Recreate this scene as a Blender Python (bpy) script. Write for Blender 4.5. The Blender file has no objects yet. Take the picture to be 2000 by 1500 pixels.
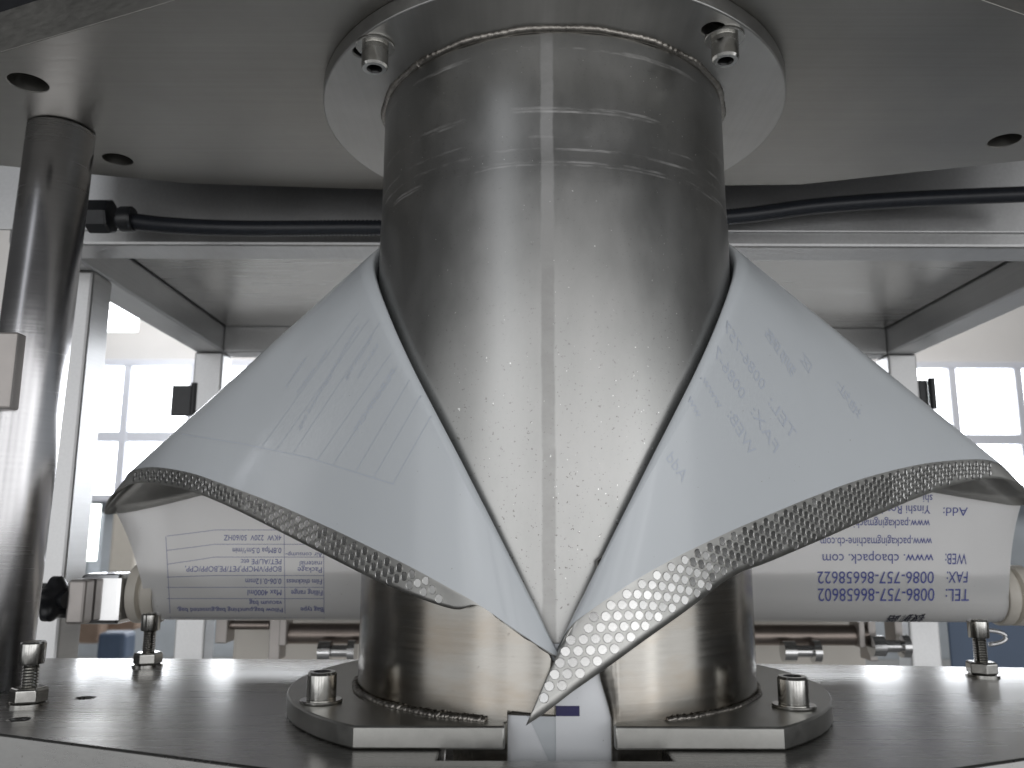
import bpy, bmesh, math, random
import numpy as np
from mathutils import Vector, Matrix
from mathutils.bvhtree import BVHTree

random.seed(7)
rng = np.random.default_rng(7)
S = 0.08                      # one scene unit below = forming tube radius = 80 mm
scene = bpy.context.scene
col = scene.collection

# ------------------------------------------------------------------ camera
F_PX, PITCH, ROLL = 1622.25, 0.1782, 0.003
CAM = np.array([-0.2372, -4.6898, 0.0])
fw = np.array([0, math.cos(PITCH), math.sin(PITCH)])
r0 = np.array([1.0, 0, 0]); u0 = np.cross(r0, fw)
RT = r0 * math.cos(ROLL) + u0 * math.sin(ROLL)
UP = u0 * math.cos(ROLL) - r0 * math.sin(ROLL)
cam = bpy.data.cameras.new('camera')
cam.sensor_width = 36.0
cam.lens = F_PX / 2000 * 36
cam.clip_start = 0.01; cam.clip_end = 200
cam.dof.use_dof = True
cam.dof.focus_distance = 0.335
cam.dof.aperture_fstop = 20
camo = bpy.data.objects.new('camera', cam)
m = Matrix([[RT[0], UP[0], -fw[0]], [RT[1], UP[1], -fw[1]], [RT[2], UP[2], -fw[2]]]).to_4x4()
m.translation = Vector(CAM * S)
camo.matrix_world = m
col.objects.link(camo)
scene.camera = camo

# ------------------------------------------------------------------ world, lamps, exposure
world = bpy.data.worlds.new('World'); scene.world = world
world.use_nodes = True
bg = world.node_tree.nodes['Background']
bg.inputs[0].default_value = (0.87, 0.88, 0.89, 1)
bg.inputs[1].default_value = 0.05

def area(name, loc, target, sx, sy, power, color):
    l = bpy.data.lights.new(name, 'AREA'); l.shape = 'RECTANGLE'
    l.size = sx; l.size_y = sy; l.energy = power; l.color = color
    o = bpy.data.objects.new(name, l); col.objects.link(o)
    o.location = loc
    o.rotation_euler = (Vector(target) - Vector(loc)).to_track_quat('-Z', 'Y').to_euler()
    return o
for k, (x, wd, pw) in enumerate(((-2.75, .95, 1.0), (-1.50, 1.05, 1.0), (-.25, 1.0, .95), (.95, 1.05, 1.05), (2.1, .8, 1.0), (3.2, 1.0, 1.0))):
    area('front_fill_light', (x + .15, -3.2, -0.02), (x * .55, 0.0, -0.02), wd, 2.2, 9.4 * pw * wd, (0.985, 0.99, 1.0))  # unseen lamps added in front, split into strips for streaked reflections
area('post_fill_light', (-1.75, -2.7, 1.45), (-.2, 0.1, 0.1), 0.4, 2.0, 3.0, (0.92, 0.95, 1.0))  # added lamp without a seen source, gives the round post its highlight
for sx_ in (-1, 1):
    area('side_fill_light', (3.45 * sx_ + .1, -1.85, -.12), (0, 0, -.12), 2.3, 2.0, 9.5 if sx_ < 0 else 16.0, (0.97, 0.985, 1.0))  # added fill lamps at both sides for collar lips and tube flanks
area('wall_fill_light', (0.0, 5.0, 3.4), (0.0, 8.0, 0.8), 9.0, 2.0, 270, (1.0, 0.98, 0.96))  # unseen lamp added to brighten the window frames and hall wall

scene.render.engine = 'CYCLES'
scene.cycles.use_denoising = True
scene.view_settings.view_transform = 'Standard'
scene.view_settings.look = 'None'
scene.view_settings.exposure = 0.28
scene.view_settings.gamma = 1.0

# ------------------------------------------------------------------ pixel helpers (photo pixels -> points)
def pray(u, v):
    return fw + (u - 1000) / F_PX * RT - (v - 750) / F_PX * UP
def at_y(u, v, y):
    d = pray(u, v); return CAM + d * ((y - CAM[1]) / d[1])
def at_z(u, v, z):
    d = pray(u, v); return CAM + d * ((z - CAM[2]) / d[2])

# ------------------------------------------------------------------ materials
def new_mat(name):
    m = bpy.data.materials.new(name); m.use_nodes = True
    nt = m.node_tree
    return m, nt, nt.nodes['Principled BSDF']
def N(nt, t, **kw):
    n = nt.nodes.new(t)
    for k, v in kw.items():
        if k.startswith('i_'): n.inputs[k[2:].replace('_', ' ')].default_value = v
        else: setattr(n, k, v)
    return n
def ramp(nt, src, stops):
    r = nt.nodes.new('ShaderNodeValToRGB')
    e = r.color_ramp.elements
    e[0].position, e[0].color = stops[0][0], (*stops[0][1], 1) if len(stops[0][1]) == 3 else stops[0][1]
    e[1].position, e[1].color = stops[-1][0], (*stops[-1][1], 1)
    for p, c in stops[1:-1]:
        q = e.new(p); q.color = (*c, 1)
    nt.links.new(src, r.inputs[0]); return r
def g(v): return (v, v, v)
def noise(nt, coord, scale3, detail=4, rough=.55, scale=1.0):
    mp = N(nt, 'ShaderNodeMapping'); mp.inputs['Scale'].default_value = scale3
    nt.links.new(coord, mp.inputs[0])
    n = N(nt, 'ShaderNodeTexNoise'); n.inputs['Scale'].default_value = scale
    n.inputs['Detail'].default_value = detail; n.inputs['Roughness'].default_value = rough
    nt.links.new(mp.outputs[0], n.inputs['Vector']); return n
def mixc(nt, a, b, fac, mode='MIX'):
    x = N(nt, 'ShaderNodeMix', data_type='RGBA', blend_type=mode)
    for sock, val in ((x.inputs[6], a), (x.inputs[7], b)):
        if hasattr(val, 'links'): nt.links.new(val, sock)
        else: sock.default_value = (*val, 1)
    if hasattr(fac, 'links'): nt.links.new(fac, x.inputs[0])
    else: x.inputs[0].default_value = fac
    return x.outputs[2]

def steel(name, base=(.56, .55, .53), rough=(.28, .40), brush=(6, 6, 700), blotch=20, aniso=0.0, bump=.04, dark=.82, specks=0.0, tint=None):
    m, nt, b = new_mat(name)
    tc = N(nt, 'ShaderNodeTexCoord').outputs['Object']
    n1 = noise(nt, tc, brush, 3, .6)
    n2 = noise(nt, tc, (blotch,) * 3, 5, .6)
    c = ramp(nt, n2.outputs[0], [(.3, tuple(x * dark for x in base)), (.7, base)]).outputs[0]
    if tint:
        n4 = noise(nt, tc, (blotch * .6, blotch * .6, blotch * 1.6), 4, .6)
        f = ramp(nt, n4.outputs[0], [(.42, g(0)), (.62, g(1))]).outputs[0]
        c = mixc(nt, c, tint, f)
    c = mixc(nt, c, ramp(nt, n1.outputs[0], [(.25, g(.80)), (.75, g(1.0))]).outputs[0], .6, 'MULTIPLY')
    if specks:
        n3 = noise(nt, tc, (520,) * 3, 2, .5)
        c = mixc(nt, c, (.12, .11, .10), ramp(nt, n3.outputs[0], [(.735, g(0)), (.77, g(specks))]).outputs[0])
    nt.links.new(c, b.inputs['Base Color'])
    b.inputs['Metallic'].default_value = 1
    mix = N(nt, 'ShaderNodeMath', operation='ADD')
    mul = N(nt, 'ShaderNodeMath', operation='MULTIPLY'); mul.inputs[1].default_value = .5
    nt.links.new(n1.outputs[0], mul.inputs[0])
    mul2 = N(nt, 'ShaderNodeMath', operation='MULTIPLY'); mul2.inputs[1].default_value = .5
    nt.links.new(n2.outputs[0], mul2.inputs[0])
    nt.links.new(mul.outputs[0], mix.inputs[0]); nt.links.new(mul2.outputs[0], mix.inputs[1])
    r = ramp(nt, mix.outputs[0], [(.3, g(rough[0])), (.7, g(rough[1]))])
    nt.links.new(r.outputs[0], b.inputs['Roughness'])
    if aniso:
        b.inputs['Anisotropic'].default_value = aniso
        t = N(nt, 'ShaderNodeTangent', direction_type='RADIAL', axis='Z')
        nt.links.new(t.outputs[0], b.inputs['Tangent'])
    if bump:
        bp = N(nt, 'ShaderNodeBump'); bp.inputs['Strength'].default_value = bump; bp.inputs['Distance'].default_value = .0004
        nt.links.new(n1.outputs[0], bp.inputs['Height']); nt.links.new(bp.outputs[0], b.inputs['Normal'])
    return m

def plain(name, c, rough=.5, metal=0.0, var=.12, scale=60, bump=0.0, **kw):
    m, nt, b = new_mat(name)
    tc = N(nt, 'ShaderNodeTexCoord').outputs['Object']
    n = noise(nt, tc, (scale,) * 3, 4, .6)
    r = ramp(nt, n.outputs[0], [(.3, tuple(x * (1 - var) for x in c)), (.7, c)])
    nt.links.new(r.outputs[0], b.inputs['Base Color'])
    b.inputs['Roughness'].default_value = rough; b.inputs['Metallic'].default_value = metal
    if bump:
        bp = N(nt, 'ShaderNodeBump'); bp.inputs['Strength'].default_value = bump; bp.inputs['Distance'].default_value = .001
        nt.links.new(n.outputs[0], bp.inputs['Height']); nt.links.new(bp.outputs[0], b.inputs['Normal'])
    for k, v in kw.items(): b.inputs[k].default_value = v
    return m

def emit(name, c, s):
    m, nt, b = new_mat(name)
    b.inputs['Base Color'].default_value = (*c, 1)
    b.inputs['Emission Color'].default_value = (*c, 1); b.inputs['Emission Strength'].default_value = s
    return m

def tube_mat():
    """polished forming tube: seam line, hoop scratches, pits and drip marks"""
    m, nt, b = new_mat('tube_steel')
    tc = N(nt, 'ShaderNodeTexCoord').outputs['Object']
    sx = N(nt, 'ShaderNodeSeparateXYZ'); nt.links.new(tc, sx.inputs[0])
    n1 = noise(nt, tc, (60, 60, 1400), 4, .6)
    n2 = noise(nt, tc, (40, 40, 22), 7, .66)
    c = ramp(nt, n2.outputs[0], [(.3, (.36, .36, .35)), (.72, (.445, .44, .43))]).outputs[0]
    n3 = noise(nt, tc, (900, 900, 1000), 2, .5)
    zmask = ramp(nt, sx.outputs[2], [(-.02, g(1)), (.10, g(.25))])
    pit = ramp(nt, n3.outputs[0], [(.665, g(0)), (.71, g(.8))]).outputs[0]
    pit = mixc(nt, pit, zmask.outputs[0], 1.0, 'MULTIPLY')
    c = mixc(nt, c, (.16, .15, .14), pit)
    def band(lo, hi, soft, src):
        mid, h = (lo + hi) / 2, (hi - lo) / 2
        a = N(nt, 'ShaderNodeMath', operation='SUBTRACT'); a.inputs[1].default_value = mid; nt.links.new(src, a.inputs[0])
        ab = N(nt, 'ShaderNodeMath', operation='ABSOLUTE'); nt.links.new(a.outputs[0], ab.inputs[0])
        mr = N(nt, 'ShaderNodeMapRange'); mr.inputs[1].default_value = h; mr.inputs[2].default_value = h + soft
        mr.inputs[3].default_value = 1; mr.inputs[4].default_value = 0
        nt.links.new(ab.outputs[0], mr.inputs[0]); return mr.outputs[0]
    # wavering coordinate for the seam
    wob = noise(nt, tc, (0, 0, 55), 4, .7)
    wv = N(nt, 'ShaderNodeMath', operation='MULTIPLY_ADD'); wv.inputs[1].default_value = .0022; nt.links.new(wob.outputs[0], wv.inputs[0]); nt.links.new(sx.outputs[0], wv.inputs[2])
    # only the front half carries the seam
    fr = N(nt, 'ShaderNodeMath', operation='LESS_THAN'); fr.inputs[1].default_value = 0; nt.links.new(sx.outputs[1], fr.inputs[0])
    seam0 = band(-.0068, -.0028, .0007, wv.outputs[0])
    sm = N(nt, 'ShaderNodeMath', operation='MULTIPLY'); nt.links.new(seam0, sm.inputs[0]); nt.links.new(fr.outputs[0], sm.inputs[1])
    zr = N(nt, 'ShaderNodeMapRange'); zr.inputs[1].default_value = .09; zr.inputs[2].default_value = .15; nt.links.new(sx.outputs[2], zr.inputs[0])
    smn = noise(nt, tc, (60, 60, 90), 4, .7)
    smf = N(nt, 'ShaderNodeMath', operation='MULTIPLY'); nt.links.new(sm.outputs[0], smf.inputs[0]); nt.links.new(ramp(nt, smn.outputs[0], [(.3, g(.2)), (.65, g(1))]).outputs[0], smf.inputs[1])
    c = mixc(nt, c, mixc(nt, (.34, .335, .325), (.50, .495, .49), zr.outputs[0]), smf.outputs[0])
    # hoop scratches
    wob2 = noise(nt, tc, (30, 30, 2), 3, .6)
    zz = N(nt, 'ShaderNodeMath', operation='MULTIPLY_ADD'); zz.inputs[1].default_value = .0035; nt.links.new(wob2.outputs[0], zz.inputs[0]); nt.links.new(sx.outputs[2], zz.inputs[2])
    brk = noise(nt, tc, (35, 35, 160), 4, .7)
    brm = ramp(nt, brk.outputs[0], [(.48, g(0)), (.66, g(.6))]).outputs[0]
    sc = None
    for z0, w in ((.1610, .0004), (.1596, .0003), (.1492, .0003), (.1440, .00035), (.1388, .0003), (.1375, .0002), (.1862, .0007)):
        s1 = band(z0 + .0018 - w, z0 + .0018 + w, .0003, zz.outputs[0])
        if sc is None: sc = s1
        else:
            mx = N(nt, 'ShaderNodeMath', operation='MAXIMUM'); nt.links.new(sc, mx.inputs[0]); nt.links.new(s1, mx.inputs[1]); sc = mx.outputs[0]
    scm = N(nt, 'ShaderNodeMath', operation='MULTIPLY'); nt.links.new(sc, scm.inputs[0]); nt.links.new(brm, scm.inputs[1])
    c = mixc(nt, c, (.78, .77, .76), scm.outputs[0])
    # bright specks
    n5 = noise(nt, tc, (900, 900, 760), 1, .5)
    c = mixc(nt, c, (.9, .9, .88), ramp(nt, n5.outputs[0], [(.775, g(0)), (.795, g(.8))]).outputs[0])
    nt.links.new(c, b.inputs['Base Color'])
    b.inputs['Metallic'].default_value = 1
    mixr = N(nt, 'ShaderNodeMath', operation='ADD'); nt.links.new(n1.outputs[0], mixr.inputs[0]); nt.links.new(n2.outputs[0], mixr.inputs[1])
    mh = N(nt, 'ShaderNodeMath', operation='MULTIPLY'); mh.inputs[1].default_value = .5; nt.links.new(mixr.outputs[0], mh.inputs[0])
    rr = ramp(nt, n2.outputs[0], [(.35, g(.30)), (.65, g(.355))]).outputs[0]
    rr = mixc(nt, rr, g(.44), sm.outputs[0])
    rr = mixc(nt, rr, g(.50), scm.outputs[0])
    nt.links.new(rr, b.inputs['Roughness'])
    b.inputs['Anisotropic'].default_value = .35
    t = N(nt, 'ShaderNodeTangent', direction_type='RADIAL', axis='Z'); nt.links.new(t.outputs[0], b.inputs['Tangent'])
    bp = N(nt, 'ShaderNodeBump'); bp.inputs['Strength'].default_value = .02; bp.inputs['Distance'].default_value = .0003
    nt.links.new(n1.outputs[0], bp.inputs['Height']); nt.links.new(bp.outputs[0], b.inputs['Normal'])
    return m

def film_mat(name, base, trans=0.0):
    m, nt, b = new_mat(name)
    tc = N(nt, 'ShaderNodeTexCoord').outputs['Object']
    n = noise(nt, tc, (14, 14, 14), 4, .55)
    r = ramp(nt, n.outputs[0], [(.3, tuple(x * .965 for x in base)), (.7, base)])
    c = r.outputs[0]
    n3 = noise(nt, tc, (700,) * 3, 1, .5)
    c = mixc(nt, c, (.30, .28, .26), ramp(nt, n3.outputs[0], [(.80, g(0)), (.815, g(.6))]).outputs[0])
    nt.links.new(c, b.inputs['Base Color'])
    b.inputs['Roughness'].default_value = .17
    b.inputs['Specular IOR Level'].default_value = .5
    bp = N(nt, 'ShaderNodeBump'); bp.inputs['Strength'].default_value = .10; bp.inputs['Distance'].default_value = .003
    n2 = noise(nt, tc, (18, 18, 9), 2, .5)
    nt.links.new(n2.outputs[0], bp.inputs['Height']); nt.links.new(bp.outputs[0], b.inputs['Normal'])
    if trans:
        tl = N(nt, 'ShaderNodeBsdfTranslucent'); tl.inputs[0].default_value = (.93, .88, .84, 1)
        ms = N(nt, 'ShaderNodeMixShader'); ms.inputs[0].default_value = trans
        out = nt.nodes['Material Output']
        nt.links.new(b.outputs[0], ms.inputs[1]); nt.links.new(tl.outputs[0], ms.inputs[2]); nt.links.new(ms.outputs[0], out.inputs[0])
    return m

M = {}
M['tube'] = tube_mat()
M['plate'] = steel('plate_steel', (.38, .375, .365), (.23, .33), (5, 420, 420), 16, bump=.05, specks=.5)
M['uplate'] = steel('upper_plate_steel', (.40, .39, .365), (.32, .44), (5, 420, 420), 14, bump=.05)
M['flange'] = steel('flange_steel', (.56, .555, .54), (.34, .46), (300, 8, 300), 24, bump=.04)
M['lflange'] = steel('base_flange_steel', (.52, .515, .49), (.30, .44), (300, 8, 300), 24, bump=.04)
M['post'] = steel('post_steel', (.70, .69, .70), (.20, .30), (10, 10, 900), 12, aniso=.4, bump=.03)
M['collar'] = steel('collar_tube_steel', (.39, .375, .345), (.15, .25), (10, 10, 800), 36, bump=.04, dark=.84, specks=.5, tint=(.33, .295, .25))
M['wing'] = steel('shoulder_steel', (.64, .635, .61), (.36, .50), (300, 300, 300), 30, bump=.04)
M['dot'] = steel('emboss_steel', (.70, .695, .68), (.20, .30), (200, 200, 200), 60, bump=0)
M['weld'] = steel('weld_steel', (.50, .47, .43), (.25, .45), (500, 500, 500), 150, bump=.3, dark=.5)
M['bolt'] = steel('bolt_steel', (.66, .65, .62), (.14, .24), (300, 300, 300), 80, bump=.02)
M['socket'] = plain('socket_dark_steel', (.10, .10, .10), .5, 1.0)
M['frame'] = steel('frame_steel', (.60, .60, .60), (.34, .44), (500, 8, 500), 9, bump=.03)
M['panel'] = steel('ceiling_panel_steel', (.54, .53, .51), (.24, .34), (8, 500, 500), 6, bump=.03)
M['chrome'] = steel('chrome', (.70, .70, .70), (.08, .14), (100, 100, 100), 30, bump=0)
M['rear'] = steel('rear_shaft_steel', (.34, .29, .26), (.28, .40), (600, 10, 10), 20, bump=.03)
M['bracket'] = plain('bracket_metal', (.44, .41, .39), .4, .6)
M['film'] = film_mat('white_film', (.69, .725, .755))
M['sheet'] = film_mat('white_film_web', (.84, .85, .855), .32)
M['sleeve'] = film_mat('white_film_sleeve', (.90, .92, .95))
M['ink'] = plain('blue_ink', (.08, .10, .36), .4, 0, .1)
M['inkdark'] = plain('dark_ink', (.02, .022, .045), .4, 0, .1)
M['navy'] = plain('navy_ink', (.012, .008, .10), .35, 0, .1)
M['inkline'] = plain('rule_ink', (.20, .21, .40), .4, 0, .1)
M['ghost'] = plain('ink_seen_through_film', (.615, .66, .735), .28, 0, .03)
M['black'] = plain('black_plastic', (.018, .019, .022), .35, 0, .3, 200)
M['conduit'] = plain('conduit_plastic', (.025, .028, .036), .38, 0, .3, 300)
M['nylon'] = plain('white_nylon', (.66, .62, .55), .45, 0, .08)
M['pane'] = emit('daylit_pane', (.93, .96, 1.0), 6.0)
M['lamp'] = emit('lamp_glow', (.93, 1.0, .95), 4.0)
M['wframe'] = plain('window_frame_paint', (.62, .64, .70), .5, 0, .05, 4)
M['wall'] = plain('pale_wall', (.62, .61, .60), .8, 0, .06, 2)
M['dado'] = plain('blue_grey_wall', (.42, .46, .50), .6, 0, .3, 1.6)
M['carton'] = plain('carton', (.40, .29, .22), .8, 0, .3, 6)
M['bin'] = plain('blue_bin', (.10, .15, .24), .5, 0, .3, 4)
M['floor'] = plain('epoxy_floor', (.34, .34, .335), .35, 0, .1, 3)
M['cover'] = plain('machine_cover_paint', (.70, .66, .60), .55, 0, .06, 20)

# ------------------------------------------------------------------ object helpers
def link(o, parent=None):
    col.objects.link(o)
    if parent is not None: o.parent = parent
    return o
def mesh_obj(name, verts, faces, mat, parent=None, smooth=False, sub=S, origin=None):
    """verts in tube-radius units; origin (same units) becomes the object's location"""
    v = np.asarray(verts, float)
    og = np.zeros(3) if origin is None else np.asarray(origin, float)
    me = bpy.data.meshes.new(name)
    me.from_pydata([tuple(p) for p in (v - og) * sub], [], faces)
    bm = bmesh.new(); bm.from_mesh(me)
    bmesh.ops.recalc_face_normals(bm, faces=bm.faces)
    bm.to_mesh(me); bm.free()
    if smooth:
        me.shade_smooth()
    me.materials.append(M[mat] if isinstance(mat, str) else mat)
    o = bpy.data.objects.new(name, me)
    o.location = tuple(og * sub)
    return link(o, parent)
def empty(name, label, cat, loc=(0, 0, 0), group=None):
    o = bpy.data.objects.new(name, None); o.empty_display_size = .02
    o.location = tuple(np.asarray(loc) * S)
    col.objects.link(o); tag(o, label, cat, group); return o
def tag(o, label, cat, group=None, kind=None):
    o['label'] = label; o['category'] = cat
    if group: o['group'] = group
    if kind: o['kind'] = kind
    return o
def adopt(child, parent):
    """parent while keeping the world place"""
    child.parent = parent
    child.location = child.location - parent.location
    return child
def bevel(o, w=.0004, seg=2, ang=35):
    b = o.modifiers.new('bevel', 'BEVEL'); b.width = w; b.segments = seg; b.limit_method = 'ANGLE'; b.angle_limit = math.radians(ang)
    b.harden_normals = False
    return o
def autosmooth(o, ang=40):
    me = o.data; me.shade_smooth()
    bm = bmesh.new(); bm.from_mesh(me)
    for e in bm.edges:
        if len(e.link_faces) == 2 and e.calc_face_angle(0) > math.radians(ang): e.smooth = False
    bm.to_mesh(me); bm.free(); return o
def box(name, lo, hi, mat, parent=None, bw=.0005, rot=0):
    (x0, y0, z0), (x1, y1, z1) = lo, hi
    c = np.array([(x0 + x1) / 2, (y0 + y1) / 2, (z0 + z1) / 2])
    v = [(x, y, z) for x in (x0, x1) for y in (y0, y1) for z in (z0, z1)]
    f = [(0, 1, 3, 2), (4, 6, 7, 5), (0, 4, 5, 1), (2, 3, 7, 6), (0, 2, 6, 4), (1, 5, 7, 3)]
    o = mesh_obj(name, v, f, mat, None, origin=c)
    if rot: o.rotation_euler.z = rot
    if bw: bevel(o, bw)
    if parent is not None: adopt(o, parent)
    return o
def plate(name, loops, z0, z1, mat, parent=None, bw=.0005):
    """flat plate with holes: loops[0] outline, the others holes"""
    bm = bmesh.new()
    for zz in (z0, z1):
        es = []
        for lp in loops:
            vs = [bm.verts.new((p[0] * S, p[1] * S, zz * S)) for p in lp]
            es += [bm.edges.new((vs[i], vs[(i + 1) % len(vs)])) for i in range(len(vs))]
        bmesh.ops.triangle_fill(bm, edges=es, use_beauty=True, normal=(0, 0, 1))
    for lp in loops:
        n = len(lp)
        for i in range(n):
            a, b = lp[i], lp[(i + 1) % n]
            q = [(a[0], a[1], z0), (b[0], b[1], z0), (b[0], b[1], z1), (a[0], a[1], z1)]
            bm.faces.new([bm.verts.new((p[0] * S, p[1] * S, p[2] * S)) for p in q])
    bmesh.ops.remove_doubles(bm, verts=bm.verts, dist=1e-6)
    bmesh.ops.recalc_face_normals(bm, faces=bm.faces)
    me = bpy.data.meshes.new(name); bm.to_mesh(me); bm.free()
    me.materials.append(M[mat])
    o = link(bpy.data.objects.new(name, me), parent)
    if bw: bevel(o, bw, 2, 50)
    return autosmooth(o, 30)
def circle(cx, cy, r, n=48, a0=0):
    return [(cx + r * math.cos(a0 + 2 * math.pi * i / n), cy + r * math.sin(a0 + 2 * math.pi * i / n)) for i in range(n)]
def lathe(name, prof, mat, parent=None, n=32, origin=(0, 0, 0), ang=40, axis='z', mod=None):
    """prof: list of (r, h). closed at both ends when r=0"""
    vs, fs = [], []
    for (r, h) in prof:
        for i in range(n):
            a = 2 * math.pi * i / n
            rr = r * (mod(i, r, h) if mod else 1)
            p = (rr * math.cos(a), rr * math.sin(a), h)
            if axis == 'x': p = (p[2], p[0], p[1])
            if axis == 'y': p = (p[0], p[2], p[1])
            vs.append(p)
    for k in range(len(prof) - 1):
        for i in range(n):
            j = (i + 1) % n
            fs.append((k * n + i, k * n + j, (k + 1) * n + j, (k + 1) * n + i))
    if prof[0][0] > 1e-6: fs.append(tuple(range(n)))
    if prof[-1][0] > 1e-6: fs.append(tuple((len(prof) - 1) * n + i for i in range(n)))
    o = mesh_obj(name, np.asarray(vs), fs, mat)
    bm = bmesh.new(); bm.from_mesh(o.data); bmesh.ops.remove_doubles(bm, verts=bm.verts, dist=1e-7)
    bmesh.ops.recalc_face_normals(bm, faces=bm.faces); bm.to_mesh(o.data); bm.free()
    autosmooth(o, ang)
    o.location = tuple(np.asarray(origin) * S)
    if parent is not None: adopt(o, parent)
    return o
def grid_obj(name, P, mat, parent=None, thick=0, off=0, smooth=True):
    """P[i][j] -> 3D; quad grid"""
    P = np.asarray(P); a, b = P.shape[:2]
    fs = [(i * b + j, (i + 1) * b + j, (i + 1) * b + j + 1, i * b + j + 1) for i in range(a - 1) for j in range(b - 1)]
    me = bpy.data.meshes.new(name)
    me.from_pydata([tuple(p) for p in P.reshape(-1, 3) * S], [], fs)
    if smooth: me.shade_smooth()
    me.materials.append(M[mat])
    o = link(bpy.data.objects.new(name, me), parent)
    if thick:
        s = o.modifiers.new('thickness', 'SOLIDIFY'); s.thickness = thick; s.offset = off
    return o
def sweep(name, pts, radii, mat, parent=None, n=10, closed=False, ang=180):
    pts = np.asarray(pts, float); L = len(pts); vs, fs = [], []
    up = np.array([0, 0, 1.0])
    for i in range(L):
        a = pts[(i - 1) % L if closed else max(i - 1, 0)]; b = pts[(i + 1) % L if closed else min(i + 1, L - 1)]
        t = b - a; t /= np.linalg.norm(t) + 1e-12
        s = np.cross(t, up)
        if np.linalg.norm(s) < 1e-3: s = np.cross(t, [0, 1.0, 0])
        s /= np.linalg.norm(s); w = np.cross(s, t)
        for k in range(n):
            a_ = 2 * math.pi * k / n
            vs.append(pts[i] + radii[i] * (math.cos(a_) * s + math.sin(a_) * w))
    for i in range(L if closed else L - 1):
        for k in range(n):
            j = (i + 1) % L
            fs.append((i * n + k, j * n + k, j * n + (k + 1) % n, i * n + (k + 1) % n))
    if not closed: fs += [tuple(range(n)), tuple((L - 1) * n + k for k in range(n))]
    return mesh_obj(name, vs, fs, mat, parent, smooth=True)
def catmull(K, t):
    """K: knots (n,d), t in [0,n-1]"""
    K = np.asarray(K, float); n = len(K)
    i = min(int(t), n - 2); f = t - i
    p0 = K[i - 1] if i > 0 else 2 * K[0] - K[1]
    p3 = K[i + 2] if i + 2 < n else 2 * K[-1] - K[-2]
    p1, p2 = K[i], K[i + 1]
    return .5 * ((2 * p1) + (p2 - p0) * f + (2 * p0 - 5 * p1 + 4 * p2 - p3) * f * f + (3 * p1 - p0 - 3 * p2 + p3) * f ** 3)
def cyl(th, R, z):
    a = math.radians(th); return np.array([R * math.sin(a), -R * math.cos(a), z])

ZU, ZL = 2.4333, -0.7791          # underside of upper flange, top of base flange
FT = .092                         # flange thickness
ZUP = ZU + FT + .001              # underside of the upper plate
ZLP = ZL - FT - .001              # top of the lower plate
R_COL = 1.048

# ------------------------------------------------------------------ the two machine plates
upper_holes = [circle(*at_z(55, 162, ZUP)[:2], .105, 28), circle(*at_z(230, 312, ZUP)[:2], .098, 28), circle(*at_z(1962, 275, ZUP)[:2], .098, 28)]
up = plate('upper_plate', [[(-4.3, -.1), (.02, -1.83), (.26, -1.83), (4.4, -.09), (4.4, .3), (3.27, .64), (1.87, 1.05), (-1.25, 1.16), (-2.615, 1.063), (-3.3, .9), (-4.3, .65)]] + upper_holes,
           ZUP, ZUP + .25, 'uplate', None, .0003)
hd_ = plate('top_blocker', [[(-4.2, .1), (.05, -1.45), (.25, -1.45), (4.3, .1), (4.3, .5), (-4.2, .5)]], ZUP + .252, ZUP + 3.2, 'black', None, 0)  # added dark box: blackens the top corner and blocks light from above
tag(hd_, 'dark box added above the overhead plate to keep light out', 'blocker')
tag(up, 'thick brushed steel plate overhead from which the big tube hangs', 'plate')
lp = plate('lower_plate', [[(-4.3, -.1), (.02, -1.83), (.26, -1.83), (4.4, -.09), (4.4, 1.02), (-.2, 1.39), (-4.3, 1.42)],
                           [(-.525, -1.235), (.40, -1.235), (.40, -.93), (-.525, -.93)],
                           circle(*at_z(166, 1363, ZLP)[:2], .045, 16), circle(*at_z(38, 1405, ZLP)[:2], .045, 16)],
           ZLP - .25, ZLP, 'plate', None, .0008)
tag(lp, 'dark brushed steel table plate that carries the collar and set screws', 'plate')

# ------------------------------------------------------------------ round support posts and clamp block
p = lathe('support_post', [(0, ZLP + .006), (.192, ZLP + .006), (.196, ZLP + .012), (.196, ZUP - .012), (.192, ZUP - .006), (0, ZUP - .006)], 'post', None, 64, (-3.17, .25, 0))
p.rotation_euler.y = .02
tag(p, 'round bright steel post rising behind the set screw to the overhead plate', 'post')
a = at_y(45, 652, .03); b_ = at_y(36, 800, .03)
cb = box('clamp_block', (a[0] - .55, -.02, b_[2]), (a[0], .09, a[2]), 'bracket', None, .001, 0)
tag(cb, 'small grey metal block fixed in front of the round post', 'block')

# ------------------------------------------------------------------ forming tube with its flange
ft = empty('forming_tube', 'big brushed steel forming tube hanging from the overhead plate through the film collar', 'tube', (0, 0, 0))
prof = [(1.0, ZU + .02)] + [(1.0 + .006 * max(0, min(1, (1.78 - z) / .06)) * (1 if z < 1.78 else 0), z) for z in np.linspace(2.40, -1.9, 60)]
vs, fs = [], []; nseg = 192
for r, z in prof:
    for i in range(nseg):
        a = 2 * math.pi * i / nseg; vs.append((r * math.cos(a), r * math.sin(a), z))
for k in range(len(prof) - 1):
    for i in range(nseg):
        j = (i + 1) % nseg; fs.append((k * nseg + i, k * nseg + j, (k + 1) * nseg + j, (k + 1) * nseg + i))
tb = mesh_obj('tube_wall', vs, fs, 'tube', ft, smooth=True)
sol = tb.modifiers.new('wall', 'SOLIDIFY'); sol.thickness = .0015; sol.offset = -1

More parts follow.
